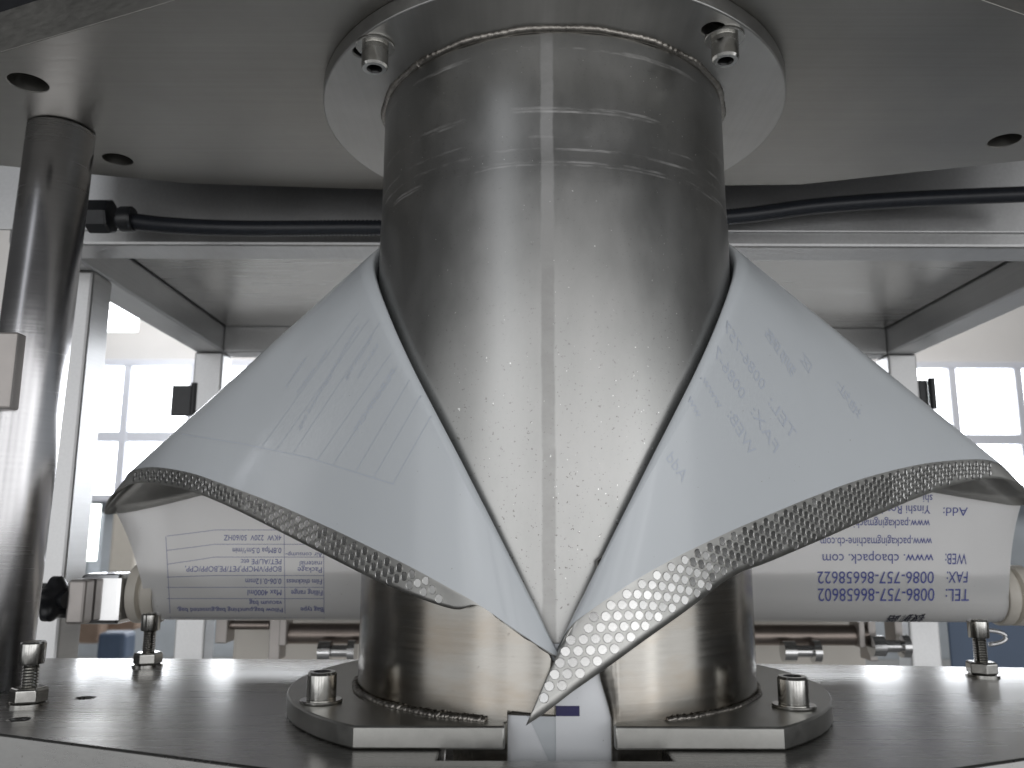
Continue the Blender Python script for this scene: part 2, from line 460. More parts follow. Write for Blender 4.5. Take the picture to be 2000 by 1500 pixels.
def keyhole(bx, by, direction):
    """bayonet cut-out beside the screw: round end joined to a slot"""
    c = np.array([bx, by]); d = np.array(direction); d = d / np.linalg.norm(d); nrm = np.array([-d[1], d[0]])
    pts = []
    for i in range(13):
        a = -math.pi / 2 + math.pi * i / 12
        pts.append(c + d * .095 + .055 * (math.cos(a) * d + math.sin(a) * nrm))
    for i in range(9):
        a = math.pi / 2 + math.pi * i / 8
        pts.append(c + .040 * (math.cos(a) * d + math.sin(a) * nrm))
    return [tuple(p) for p in pts]
ub = [at_z(733, 88, ZU)[:2], at_z(1415, 72, ZU)[:2]]
fl = plate('mounting_flange', [circle(0, 0, 1.356, 144), keyhole(*ub[0], (-.72, .69)), keyhole(*ub[1], (-.75, -.65)), circle(0, 0, .985, 96)], ZU, ZU + FT, 'flange', ft, .0006)
def bead(name, z, R, a0, a1, mat, parent, rad=.02, amp=.28, n=420, closed=False):
    pts, rr = [], []
    ph = rng.uniform(0, 6, 4)
    for i in range(n):
        t = i / (n if closed else n - 1); th = a0 + (a1 - a0) * t
        w = math.sin(th * 2.9 + ph[0]) * .4 + math.sin(th * 5.3 + ph[1]) * .3 + rng.normal(0, .35)
        pts.append(cyl(th, R + .004 * math.sin(th * .35 + ph[2]), z + .003 * w)); rr.append(rad * (1 + amp * w * .5))
    return sweep(name, pts, rr, mat, parent, 8, closed)
bead('weld_bead', ZU, 1.002, 0, 360, 'weld', ft, .022, .35, 700, True)

# ------------------------------------------------------------------ screws
def cap_screw(loc, label, up=1, group='socket head screws in the flanges', r=.066, h=.115):
    """socket head cap screw + washer standing on loc, pointing up (1) or hanging down (-1)"""
    t = empty('cap_screw', label, 'screw', loc, group)
    s = up
    w = lathe('washer', [(0, 0), (.096 * 1, 0), (.098, s * .003), (.098, s * .013), (.095, s * .016), (0, s * .016)], 'bolt', None, 40, loc); adopt(w, t)
    kn = lambda i, rr, hh: 1 + (.012 if (i % 2 and rr > r * .97) else 0)
    z0 = s * .0165
    hd = lathe('head', [(0, z0), (r * .985, z0), (r, z0 + s * .006), (r, z0 + s * (h - .012)), (r * .90, z0 + s * h), (r * .60, z0 + s * h)], 'bolt', None, 72, loc, 30, mod=kn)
    # open the socket: drop the cap and add the hexagon recess
    bm = bmesh.new(); bm.from_mesh(hd.data)
    zt = (z0 + s * h) * S
    cap = [f for f in bm.faces if len(f.verts) > 20 and abs(f.calc_center_median().z - zt) < 1e-5]
    for f in cap:
        bmesh.ops.delete(bm, geom=[f], context='FACES_ONLY')
    bm.to_mesh(hd.data); bm.free()
    adopt(hd, t)
    hx = []; hf = []
    rh = r * .60
    for k, (rad, hh) in enumerate(((rh, h), (rh * .98, h - .01), (rh * .98, h * .45), (0.0005, h * .40))):
        for i in range(24):
            a = 2 * math.pi * i / 24
            hexr = rad if k == 0 else rad * math.cos(math.pi / 6) / math.cos((a % (math.pi / 3)) - math.pi / 6) * 1.0
            hx.append((hexr * math.cos(a), hexr * math.sin(a), z0 + s * hh))
    for k in range(3):
        for i in range(24):
            j = (i + 1) % 24; hf.append((k * 24 + i, k * 24 + j, (k + 1) * 24 + j, (k + 1) * 24 + i))
    so = mesh_obj('hex_socket', hx, hf, 'socket'); so.location = tuple(np.asarray(loc) * S); adopt(so, t)
    return t
cap_screw((*ub[0], ZU - .0005), 'socket head screw with washer under the upper flange, beside the narrow keyhole', -1)
cap_screw((*ub[1], ZU - .0005), 'socket head screw with washer under the upper flange, left of it the wide keyhole', -1)
lb = [at_z(627, 1372, ZL)[:2], at_z(1551, 1382, ZL)[:2]]
cap_screw((*lb[0], ZL + .0005), 'socket head screw standing on the welded lobe of the base flange, near the post side', 1, r=.068, h=.122)
cap_screw((*lb[1], ZL + .0005), 'socket head screw standing on the base flange lobe under the printed phone lines', 1, r=.068, h=.122)

def set_screw(loc, label, hgt=.30, r=.060):
    t = empty('set_screw', label, 'screw', loc, 'levelling screws with lock nuts on the table plate')
    w = lathe('washer', [(0, 0), (.098, 0), (.098, .012), (0, .012)], 'bolt', None, 36, loc); adopt(w, t)
    v, f = [], []
    for (rr, hh) in ((.084, .0125), (.092, .02), (.092, .078), (.082, .088)):
        for i in range(6):
            a = math.pi * i / 3 + .35; v.append((rr * math.cos(a), rr * math.sin(a), hh))
    for k in range(3):
        for i in range(6):
            j = (i + 1) % 6; f.append((k * 6 + i, k * 6 + j, (k + 1) * 6 + j, (k + 1) * 6 + i))
    f += [tuple(range(6)), tuple(18 + i for i in range(6))]
    nt_ = mesh_obj('lock_nut', v, f, 'bolt'); bevel(nt_, .0004); nt_.location = tuple(np.asarray(loc) * S); adopt(nt_, t)
    pr = []
    z = .0885; k = 0
    while z < hgt - .09:
        pr.append((.042 if k % 2 else .036, z)); z += .0075; k += 1
    sh = lathe('threaded_shank', [(0, .0885)] + pr + [(.038, hgt - .0835), (0, hgt - .0835)], 'bolt', None, 24, loc, 20); adopt(sh, t)
    kn = lambda i, rr, hh: 1 + (.02 if (i % 2 and rr > r * .97) else 0)
    hd = lathe('head', [(0, hgt - .083), (r * .96, hgt - .083), (r, hgt - .076), (r, hgt + .018), (r * .9, hgt + .028), (r * .58, hgt + .028), (r * .56, hgt - .02), (0, hgt - .022)], 'bolt', None, 64, loc, 30, mod=kn); adopt(hd, t)
    return t
set_screw(at_z(54, 1376, ZLP), 'levelling screw with lock nut standing in front of the round post foot', .285)
set_screw(at_z(288, 1300, ZLP), 'levelling screw with lock nut under the white roller end by the black knob', .31)
set_screw(at_z(1919, 1320, ZLP), 'levelling screw with lock nut at the plate edge before the blue panel', .315)

# ------------------------------------------------------------------ forming collar: shoulder surface
EZ = [(0, -.50), (10, -.14), (20, .19), (30, .49), (40, .75), (50, 1.0), (60, 1.22), (70, 1.39), (80, 1.52), (90, 1.65), (100, 1.75), (120, 1.87), (150, 1.97), (180, 2.0)]
def ez(th):
    t = abs(th + 2.5)
    if t > 180: t = 360 - t
    return float(np.interp(t, [k for k, _ in EZ], [v for _, v in EZ]))
def ez_s(th):
    w = min(1, max(0, (abs(th + 2.5) - 3) / 8))
    return ez(th) * (1 - w) + w * sum(ez(th + d) * k for d, k in ((-6, .2), (-3, .2), (0, .2), (3, .2), (6, .2)))
LEFT = [(-2.5, (1086, 1283, -1.068), (1085, 1284, -1.068)), (-9, (1040, 1254, -1.08), (1041, 1255, -1.08)), (-15, (1000, 1226, -1.08), (1000, 1228, -1.08)),
        (-22, (935, 1180, -1.04), (935, 1183, -1.04)), (-29, (870, 1143, -.97), (888, 1190, -.98)), (-36, (800, 1105, -.85), (800, 1161, -.85)),
        (-43, (720, 1066, -.66), (715, 1124, -.65)), (-51, (640, 1028, -.42), (630, 1081, -.40)), (-61, (540, 984, -.08), (530, 1030, -.05)),
        (-71, (450, 950, .24), (440, 986, .28)), (-80, (374, 924, .56), (366, 957, .60)), (-87, (308, 913, .86), (310, 946, .88)),
        (-92, (274, 916, 1.03), (272, 943, 1.06)), (-96, (256, 923, 1.14), (242, 950, 1.18)), (-100, (244, 936, 1.24), (214, 972, 1.28)),
        (-105, None, (206, 994, 1.36)), (-111, None, (225, 1001, 1.43)), (-123, None, (320, 984, 1.47))]
RIGHT = [(-2.5, (1094, 1264, -1.092), (1027, 1417, -1.14)), (3, (1117, 1222, -1.092), (1062, 1394, -1.14)), (9, (1150, 1195, -1.09), (1120, 1350, -1.14)),
         (15, (1200, 1160, -1.075), (1190, 1301, -1.11)), (22, (1250, 1127, -1.03), (1260, 1250, -1.06)), (29, (1325, 1085, -.93), (1340, 1193, -.95)),
         (36, (1425, 1037, -.74), (1430, 1126, -.74)), (43, (1500, 1005, -.56), (1500, 1098, -.55)), (52, (1580, 972, -.34), (1590, 1060, -.30)),
         (62, (1685, 934, -.03), (1690, 1016, .0)), (73, (1790, 908, .32), (1790, 973, .36)), (82, (1867, 899, .60), (1870, 945, .64)),
         (87, (1915, 898, .78), (1930, 935, .84)), (91, (1940, 903, .88), (1968, 937, .96)), (95, (1960, 914, .96), (1998, 950, 1.06)),
         (100, None, (2012, 972, 1.14)), (106, None, (1990, 985, 1.20)), (118, None, (1895, 972, 1.28))]
def knots(rows):
    T, Fk, Mk = [], [], []
    for th, f, mm in rows:
        T.append(th); mp = at_y(*mm); Mk.append(mp); Fk.append(at_y(*f) if f else mp)
    return T, Fk, Mk
TL, FL, ML = knots(LEFT); TR, FR, MR = knots(RIGHT)
back = [(-150, np.array([-1.5, 1.50, .52])), (-178, np.array([.05, 1.49, .62])), (-205, np.array([1.55, 1.42, .52]))]
# one run of knots: left apex -> left tip -> back -> right tip -> right apex
T = TL + [b[0] for b in back] + [t - 360 for t in TR[::-1]]
FK = FL + [b[1] for b in back] + FR[::-1]
MK = ML + [b[1] for b in back] + MR[::-1]
NL, NT = len(TL), len(T)
SUBD = 6
ts = np.linspace(0, NT - 1, (NT - 1) * SUBD + 1)
TH = [float(catmull([[x] for x in T], t)[0]) for t in ts]
Fp = np.array([catmull(FK, t) for t in ts]); Mp = np.array([catmull(MK, t) for t in ts])
def thn(t): return t if t > -182.5 else t + 360
Ep = np.array([cyl(th, 1.058, ez_s(thn(th))) for th in TH])
Ep[:, 1] -= .0
NV = 22
def surface(t_idx, off=0.0, with_strip=True):
    pass
G = []     # metal grid: E -> F -> M
for i in range(len(ts)):
    row = [Ep[i] + (Fp[i] - Ep[i]) * (k / NV) for k in range(NV + 1)]
    d = np.linalg.norm(Mp[i] - Fp[i])
    row += [Fp[i] + (Mp[i] - Fp[i]) * (k / 6) for k in range(1, 7)]
    G.append(row)
G = np.array(G)
def normals(P):
    du = np.gradient(P, axis=0); dv = np.gradient(P, axis=1)
    n = np.cross(du, dv); l = np.linalg.norm(n, axis=2, keepdims=True)
    return n / np.maximum(l, 1e-9)
NN = normals(G)
# outward = toward the outside/up (away from the tube axis at mid height)
mid = NV // 2
sgn = np.sign(np.sum(NN[:, mid, :2] * (G[:, mid, :2]), axis=1)); sgn = 1 if sgn.sum() > 0 else -1
NN = NN * sgn
collar = empty('forming_collar', 'flared steel film collar with embossed wing lips around the hanging tube', 'collar', (0, 0, 0))
GM = G.copy(); GM[:, 0] = G[:, 0] * .4 + G[:, 1] * .6
sh = grid_obj('shoulder_plate', GM - NN * .004, 'wing', collar, .0009, 0)
# film lying on the shoulder
FG = []
for i in range(len(ts)):
    row = [G[i][k] + NN[i][k] * .008 for k in range(NV + 1)]
    FG.append(row)
FG = np.array(FG)
inner = []
for i, th in enumerate(TH):
    e = ez_s(thn(th))
    inner.append([cyl(th, 1.022, e - .5), cyl(th, 1.022, e - .10), cyl(th, 1.026, e - .015), cyl(th, 1.036, e + .008), cyl(th, 1.050, e + .016)])
FGX = np.concatenate([np.array(inner), FG[:, 1:, :]], axis=1)
film = empty('packaging_film', 'white printed packaging film drawn from the roller over the steel collar', 'film', (0, 0, 0))
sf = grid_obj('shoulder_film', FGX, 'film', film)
sf_bvh = BVHTree.FromPolygons([tuple(p) for p in FG.reshape(-1, 3)], [(i * (NV + 1) + j, (i + 1) * (NV + 1) + j, (i + 1) * (NV + 1) + j + 1, i * (NV + 1) + j + 1) for i in range(len(ts) - 1) for j in range(NV)])

# collar tube with the front slot
def coltube():
    vs, fs = [], []
    th0 = np.concatenate([np.linspace(10.1, 340, 150), np.linspace(341, 345.9, 4), np.linspace(346.0, 357.2, 10)])
    nz = 30
    for th in th0:
        t = thn(th - 360) if th > 180 else th
        top = ez(t) - .06
        zb = -1.55 if th <= 345.95 else -.748
        for k in range(nz):
            vs.append(cyl(th + (0 if th > 20 else -2.8 * min(1, max(0, (zb + (top - zb) * k / (nz - 1) + .75)) / .17) * (1 if th < 10.2 else 0)), R_COL, zb + (top - zb) * k / (nz - 1)))
    for i in range(len(th0) - 1):
        for k in range(nz - 1):
            fs.append((i * nz + k, (i + 1) * nz + k, (i + 1) * nz + k + 1, i * nz + k + 1))
    o = mesh_obj('collar_tube', vs, fs, 'collar', collar, smooth=True)
    s = o.modifiers.new('wall', 'SOLIDIFY'); s.thickness = .0014; s.offset = -1
    return o
coltube()
# base flange: disc with straight front and slot
CH = -1.082; RF = 1.397; hc = math.sqrt(RF * RF - CH * CH)
a_r = math.atan2(CH, hc); a_l = math.atan2(CH, -hc) + 2 * math.pi
out = [(.19, CH), (hc - .02, CH)]
out += [(RF * math.cos(a), RF * math.sin(a)) for a in np.linspace(a_r, a_l, 110)]
out += [(-hc + .02, CH), (-.262, CH)]
ri = 1.036
il = math.atan2(-math.sqrt(ri * ri - .262 ** 2), -.262) + 2 * math.pi; ir = math.atan2(-math.sqrt(ri * ri - .19 ** 2), .19)
out += [(ri * math.cos(a), ri * math.sin(a)) for a in np.linspace(il, ir, 90)]
plate('base_flange', [out], ZL - FT, ZL, 'lflange', collar, .0007)
bead('weld_bead', ZL + .004, R_COL + .012, -178, -19, 'weld', collar, .017, .3, 700)
bead('weld_bead', ZL + .002, R_COL + .010, 24, 178, 'weld', collar, .012, .25, 600)

# embossed dots on the metal lips below the film edge
def dot_mesh():
    n = 16; v = []; f = []
    for rad, h in ((.0212, -.004), (.0206, .0016), (.0190, .0006)):
        for i in range(n): a = 2 * math.pi * i / n; v.append((rad * math.cos(a), rad * math.sin(a), h))
    for k in range(2):
        for i in range(n):
            j = (i + 1) % n; f.append((k * n + i, k * n + j, (k + 1) * n + j, (k + 1) * n + i))
    f.append(tuple(2 * n + i for i in range(n)))
    me = bpy.data.meshes.new('emboss_dot'); me.from_pydata([tuple(np.array(p) * S) for p in v], [], f)
    me.materials.append(M['dot']); return me
dm = dot_mesh()
dots = []
def scatter(idx):
    P0 = Fp[idx]; P1 = Mp[idx]; m_ = len(idx)
    strip = BVHTree.FromPolygons([tuple(p) for p in np.concatenate([P0, P1])], [(k, k + 1, m_ + k + 1, m_ + k) for k in range(m_ - 1)])
    L = np.concatenate([[0], np.cumsum(np.linalg.norm(np.diff(P0, axis=0), axis=1))])
    pitch = .0505; c0 = -14
    cols = int(L[-1] / (pitch * .866))
    for c in range(c0, cols):
        s = (c + .5) * pitch * .866
        ip = lambda q: np.array([np.interp(q, L, P0[:, k]) for k in range(3)])
        sc_ = max(s, .28)
        f = ip(sc_); du = ip(min(sc_ + .04, L[-1])) - ip(max(sc_ - .04, 0)); du /= np.linalg.norm(du)
        mm = np.array([np.interp(sc_, L, P1[:, k]) for k in range(3)])
        dv = mm - f
        if s < sc_: f = f + du * (s - sc_)
        if np.linalg.norm(dv) < .05: continue
        perp = dv - du * np.dot(dv, du); perp /= np.linalg.norm(perp)
        nn = np.cross(du, perp)
        if np.dot(nn, CAM - f) < 0: nn = -nn
        def drop(q):
            h = strip.ray_cast(Vector(q + nn * .25), Vector(-nn), .5)
            return h
        r = (.030 if s > .28 else .030 - 4 * pitch) + (pitch / 2 if c % 2 else 0)
        while r < .6:
            q = f + perp * r
            h = drop(q)
            if h[0] is not None and all(drop(q + e)[0] is not None for e in (du * .024, -du * .024, perp * .024, -perp * .024)):
                z = np.array(h[1]); z = z if np.dot(z, nn) > 0 else -z
                z = z + rng.normal(0, .028, 3); z /= np.linalg.norm(z)
                x = du - z * np.dot(du, z); x /= np.linalg.norm(x)
                dots.append((np.array(h[0]) + z * .0022, x, np.cross(z, x), z))
            r += pitch
scatter(list(range(4 * SUBD, 13 * SUBD)))
scatter(list(range(len(ts) - 1, len(ts) - 1 - 13 * SUBD, -1)))
dots.sort(key=lambda d: np.linalg.norm(d[0] - CAM))
print('DOTS', len(dots))
rest_v, rest_f = [], []
for k, (p, x, y, z) in enumerate(dots):
    mt = Matrix(((x[0], y[0], z[0], p[0] * S), (x[1], y[1], z[1], p[1] * S), (x[2], y[2], z[2], p[2] * S), (0, 0, 0, 1)))
    if k < 300:
        o = bpy.data.objects.new('emboss_dot', dm); link(o, sh); o.matrix_local = mt
    else:
        b0 = len(rest_v)
        rest_v += [tuple(mt @ v.co) for v in dm.vertices]; rest_f += [tuple(b0 + i for i in pl.vertices) for pl in dm.polygons]
if rest_v:
    me = bpy.data.meshes.new('emboss_dots'); me.from_pydata(rest_v, [], rest_f); me.shade_smooth(); me.materials.append(M['dot'])
    o = link(bpy.data.objects.new('emboss_dots', me), sh); o['kind'] = 'stuff'

# ------------------------------------------------------------------ film: rising web, sleeve
i_l = (NL - 4) * SUBD; i_r = len(ts) - 1 - 14 * SUBD
top = Mp[i_l + SUBD:i_r - SUBD + 1]
ROLL_Y, ROLL_Z, ROLL_R = 1.76, -.445, .195
W = []
ncol = 90
arc = np.concatenate([[0], np.cumsum(np.linalg.norm(np.diff(top, axis=0), axis=1))]); arc /= arc[-1]
for c in range(ncol + 1):
    q = c / ncol
    tp = np.array([np.interp(q, arc, top[:, k]) for k in range(3)])
    bx = -2.92 + (3.40 + 2.92) * q
    tp = tp + np.array([0, .03, .07])
    # top x spread evenly
    tp[0] = tp[0] * .35 + (-3.08 + (3.28 + 3.08) * q) * .65 if 0.02 < q < .98 else tp[0]
    colp = []
    bt = np.array([bx, ROLL_Y - ROLL_R - .004, ROLL_Z])
    for k in range(21):
        f = k / 20
        p = tp + (bt - tp) * f
        pin = math.sin(f * math.pi) * .05
        p[0] += pin * (1 if q < .5 else -1) * abs(2 * q - 1) ** 3
        edge = max(0, 1 - q / .16); edge2 = max(0, 1 - (1 - q) / .12)
        p[1] += .045 * math.sin(f * math.pi) * math.sin(edge * 3.1 + f * 2.0) * edge + .03 * math.sin(f * math.pi) * math.sin(edge2 * 3.4 + f) * edge2
        p[1] += .006 * math.sin(9 * q + 3 * f) * math.sin(f * math.pi)
        colp.append(p)
    for k in range(1, 13):
        a = math.pi * k / 12 * .75
        colp.append(np.array([bx, ROLL_Y - (ROLL_R + .004) * math.cos(a), ROLL_Z - (ROLL_R + .004) * math.sin(a)]))
    W.append(colp)
W = np.array(W)
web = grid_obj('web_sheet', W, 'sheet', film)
nb = W.shape[1]
web_bvh = BVHTree.FromPolygons([tuple(p) for p in W.reshape(-1, 3)], [(i * nb + j, (i + 1) * nb + j, (i + 1) * nb + j + 1, i * nb + j + 1) for i in range(ncol) for j in range(nb - 1)])
# film sleeve seen in the slot: two layers lapping at the seam
def sleeve(a0, a1, R):
    P = [[cyl(th, R, z) for z in np.linspace(-1.6, -.46, 12)] for th in np.linspace(a0, a1, 20)]
    return grid_obj('film_sleeve', P, 'sleeve', film)
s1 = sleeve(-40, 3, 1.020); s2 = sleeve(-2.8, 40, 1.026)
P = [[cyl(th, 1.0285, z) for z in (at_y(1110, 1398, -1.02)[2], at_y(1110, 1378, -1.02)[2])] for th in np.linspace(-2.75, 2.75, 12)]
grid_obj('registration_mark', P, 'navy', s2)
P = [[cyl(th, 1.0215, z) for z in (at_y(1110, 1402, -1.02)[2], at_y(1110, 1380, -1.02)[2])] for th in np.linspace(-9.5, -2.85, 12)]
grid_obj('registration_mark', P, 'ghost', s1)

# ------------------------------------------------------------------ printing on the film
def hit(bvh, u, v):
    d = pray(u, v); h = bvh.ray_cast(Vector(CAM), Vector(d).normalized())
    return (np.array(h[0]), np.array(h[1])) if h[0] is not None else (None, None)
def text_mesh(body, mono=False, shear=0.0, bold=0.0):
    c = bpy.data.curves.new('t', 'FONT'); c.body = body; c.resolution_u = 3; c.shear = shear; c.offset = bold
    o = bpy.data.objects.new('t', c); col.objects.link(o)
    dg = bpy.context.evaluated_depsgraph_get()
    me = bpy.data.meshes.new_from_object(o.evaluated_get(dg))
    bpy.data.objects.remove(o)
    v = np.array([tuple(x.co) for x in me.vertices]) if len(me.vertices) else np.zeros((0, 3))
    f = [tuple(p.vertices) for p in me.polygons]
    bpy.data.meshes.remove(me); return v, f
def lay(name, v2, f, bvh, a, dx, dy, nrm, mat, parent, lift=.004):
    """map flat (x,y) on the plane a+dx*x+dy*y, then drop it on the surface along nrm"""
    out = []
    for x, y in v2:
        p = a + dx * x + dy * y
        h = bvh.ray_cast(Vector(p + nrm * .5), Vector(-nrm))
        if h[0] is None:
            out.append(p + nrm * lift)
        else: out.append(np.array(h[0]) + nrm * lift)
    me = bpy.data.meshes.new(name); me.from_pydata([tuple(p * S) for p in np.array(out)], [], f)
    me.materials.append(M[mat])
    return link(bpy.data.objects.new(name, me), parent)
def print_line(body, p0, p1, hgt, bvh, mat, parent, mirror=False, shear=0, bold=0, lift=.004, name='print_line'):
    """p0,p1: pixels of the first and last character's foot; hgt capital height in pixels (measured at p0)"""
    a, n0 = hit(bvh, *p0); b, n1 = hit(bvh, *p1)
    if a is None or b is None: print('MISS', body); return
    v, f = text_mesh(body, shear=shear, bold=bold)
    if not len(v): return
    mc, n = hit(bvh, (p0[0] + p1[0]) / 2, (p0[1] + p1[1]) / 2)
    if n is None: n = n0
    if np.dot(n, CAM - a) < 0: n = -n
    dx = b - a; L = np.linalg.norm(dx); dx = dx / L
    n = n - dx * np.dot(n, dx); n /= np.linalg.norm(n)
    dy = np.cross(n, dx)
    if mirror: dy = -dy
    sc = np.linalg.norm(a - CAM) / F_PX * hgt / .70
    x0, x1 = v[:, 0].min(), v[:, 0].max()
    v2 = np.stack([(v[:, 0] - x0) * L / (x1 - x0), v[:, 1] * sc], 1)
    return lay(name, v2, f, bvh, a, dx, dy, n, mat, parent, lift)
def rule(p0, p1, bvh, mat, parent, w=.0035, lift=.003, name='rule_line', n=14):
    """thin printed rule through surface points along a pixel line"""
    pts = []
    for k in range(n + 1):
        q = k / n; a, nr = hit(bvh, p0[0] + (p1[0] - p0[0]) * q, p0[1] + (p1[1] - p0[1]) * q)
        if a is None: continue
        if np.dot(nr, CAM - a) < 0: nr = -nr
        pts.append((a + nr * lift, nr))
    if len(pts) < 2: return
    vs, fs = [], []
    for k, (p, nr) in enumerate(pts):
        t = pts[min(k + 1, len(pts) - 1)][0] - pts[max(k - 1, 0)][0]
        s = np.cross(nr, t); s /= np.linalg.norm(s) + 1e-9
        vs += [p + s * w / 2, p - s * w / 2]
    for k in range(len(pts) - 1): fs.append((2 * k, 2 * k + 1, 2 * k + 3, 2 * k + 2))
    me = bpy.data.meshes.new(name); me.from_pydata([tuple(p * S) for p in np.array(vs)], [], fs); me.materials.append(M[mat])
    return link(bpy.data.objects.new(name, me), parent)
WB = (web_bvh, 'ink', web)
# contact block (upside down: the web runs upward)
for body, x0, x1, y, h in (('TEL:', 1893, 1847, 1150, 21), ('0086-757-86658602', 1825, 1597, 1149, 22), ('FAX:', 1890, 1849, 1116, 20), ('0086-757-86658622', 1824, 1596, 1116, 21),
                           ('WEB:', 1888, 1846, 1081, 19), ('www. cbaopack. com', 1823, 1606, 1082, 17), ('www.packagingmachine-cb.com', 1820, 1602, 1050, 15),
                           ('www.packagingmachine.com', 1816, 1616, 1015, 15), ('Add:', 1890, 1842, 991, 15), ('Yinshi Road', 1817, 1722, 987, 15), ('shi', 1821, 1803, 966, 14)):
    print_line(body, (x0, y), (x1, y), h, *WB)
print_line('银狮路', (1808, 1200), (1733, 1203), 18, web_bvh, 'inkdark', web, shear=.2, bold=.02)
# data table
for body, x0, x1, y, h in (('4KW  220V  50/60HZ', 550, 438, 1045, 10), ('Voltage', 631, 588, 1045, 9), ('0.8Mpa 0.5m³/min', 550, 455, 1070, 10), ('Air consump-', 630, 558, 1079, 8), ('tion', 630, 611, 1066, 8),
                           ('BOPP/VMCPP,PET/PE,BOPP/CPP,', 550, 362, 1106, 10), ('PET/AL/PE etc', 550, 471, 1092, 9.5), ('Package', 629, 582, 1108, 10), ('material', 629, 586, 1096, 9),
                           ('0.06-0.12mm', 550, 480, 1130, 10), ('Film thickness', 629, 560, 1131, 9.5), ('Max 4000ml', 550, 484, 1152, 10), ('Filling range', 630, 569, 1153, 9.5),
                           ('vacuum bag', 551, 487, 1173, 9), ('Pillow bag,punching bag,gusseted bag,', 552, 346, 1187, 9.5), ('Bag type', 631, 587, 1186, 10)):
    print_line(body, (x0, y), (x1, y), h, *WB)
for y in (1035, 1063, 1088, 1124, 1147, 1169, 1206):
    rule((632, y), (420, y), web_bvh, 'inkline', web)
    dy = {1035: 12, 1063: 12, 1088: 14, 1124: 3, 1147: 0, 1169: 0, 1206: -1}[y]
    rule((420, y), (375, y + dy * .5), web_bvh, 'inkline', web); rule((375, y + dy * .5), (326, y + dy), web_bvh, 'inkline', web)
for (xa, ya, xb, yb) in ((324, 1048, 333, 1206), (555, 1035, 557, 1208), (632, 1035, 633, 1208)):
    rule((xa, ya), (xb, yb), web_bvh, 'inkline', web)
# the same print showing faintly, mirrored, through the film on the wings
SFB = (sf_bvh, 'ghost', sf)
for body, p0, p1, h in (('TEL:', (1548, 862), (1500, 788), 26), ('0086-757', (1488, 764), (1412, 640), 26), ('FAX:', (1512, 886), (1466, 806), 26), ('0086-7', (1448, 782), (1392, 690), 26),
                        ('WEB:', (1466, 894), (1420, 812), 26), ('www.', (1404, 800), (1368, 738), 20), ('ww', (1362, 818), (1342, 780), 20), ('Add', (1332, 942), (1300, 896), 24)):
    print_line(body, p0, p1, h, *SFB, mirror=True, lift=.0012)
for body, p0, p1, h in (('狮路', (1548, 738), (1492, 650), 24), ('区', (1580, 728), (1562, 702), 24), ('地址:', (1676, 820), (1632, 752), 22)):
    print_line(body, p0, p1, h, *SFB, mirror=True, lift=.0012)
for body, p0, p1, h in (('PE,BOPP/CPP,', (772, 728), (692, 852), 15), ('punching bag,gusseted bag,', (700, 640), (584, 842), 13), ('vacuum bag', (728, 660), (676, 742), 12), ('Max 4000ml', (640, 690), (582, 770), 12),
                        ('4000ml', (600, 700), (560, 758), 11), ('0.06-0.12mm', (740, 676), (700, 740), 12)):
    print_line(body, p0, p1, h, *SFB, mirror=True, lift=.0012)
for p0, p1 in (((356, 848), (470, 866)), ((470, 866), (600, 893)), ((600, 893), (770, 946))):
    rule(p0, p1, sf_bvh, 'ghost', sf, .005, .0012)
for p0, p1 in (((512, 872), (700, 610)), ((540, 878), (722, 622)), ((572, 886), (742, 630)), ((620, 898), (764, 690)), ((650, 908), (776, 715)), ((694, 922), (800, 742)), ((730, 932), (822, 772)), ((768, 944), (842, 812))):
    rule(p0, p1, sf_bvh, 'ghost', sf, .004, .0012)

# ------------------------------------------------------------------ roller, clamp and knob behind
gr = empty('guide_roller', 'white nylon ended film roller behind the table plate', 'roller', (0, ROLL_Y, ROLL_Z))
lathe('roller_body', [(0, -2.86), (ROLL_R - .004, -2.86), (ROLL_R - .004, 3.40), (0, 3.40)], 'nylon', gr, 48, (0, ROLL_Y, ROLL_Z), axis='x')
for x0, x1 in ((-3.06, -2.865), (3.405, 3.62)):
    lathe('end_ring', [(0, x0), (.215, x0), (.222, x0 + .012), (.222, x0 + .075), (.185, x0 + .085), (.185, x0 + .105), (.222, x0 + .115), (.222, x1 - .012), (.215, x1), (0, x1)], 'nylon', gr, 48, (0, ROLL_Y, ROLL_Z), axis='x')
lathe('shaft', [(0, -3.9), (.07, -3.9), (.07, -3.062), (0, -3.062)], 'chrome', gr, 32, (0, ROLL_Y, ROLL_Z), axis='x')
lathe('shaft', [(0, 3.625), (.07, 3.625), (.07, 4.3), (0, 4.3)], 'chrome', gr, 32, (0, ROLL_Y, ROLL_Z), axis='x')
rc = empty('roller_clamp', 'chromed clamp block with black star knob beside the white roller end', 'clamp', (-3.3, 1.62, -.45))
box('clamp_body', (-3.40, 1.56, -.66), (-3.09, 1.90, -.30), 'chrome', rc, .0025)
box('end_face', (-3.415, 1.42, -.645), (-3.285, 1.559, -.335), 'bracket', rc, .0015)
kv = lambda i, rr, hh: 1 + .14 * math.cos(5 * 2 * math.pi * i / 60) if rr > .1 else 1
kb = lathe('star_knob', [(0, 0), (.11, 0), (.145, .03), (.145, .09), (.11, .115), (.06, .12), (.06, .16), (0, .16)], 'black', None, 60, (-3.56, 1.47, -.475), 50, axis='x', mod=kv)
kb.rotation_euler = (.4, 0, -.30)
adopt(kb, rc)

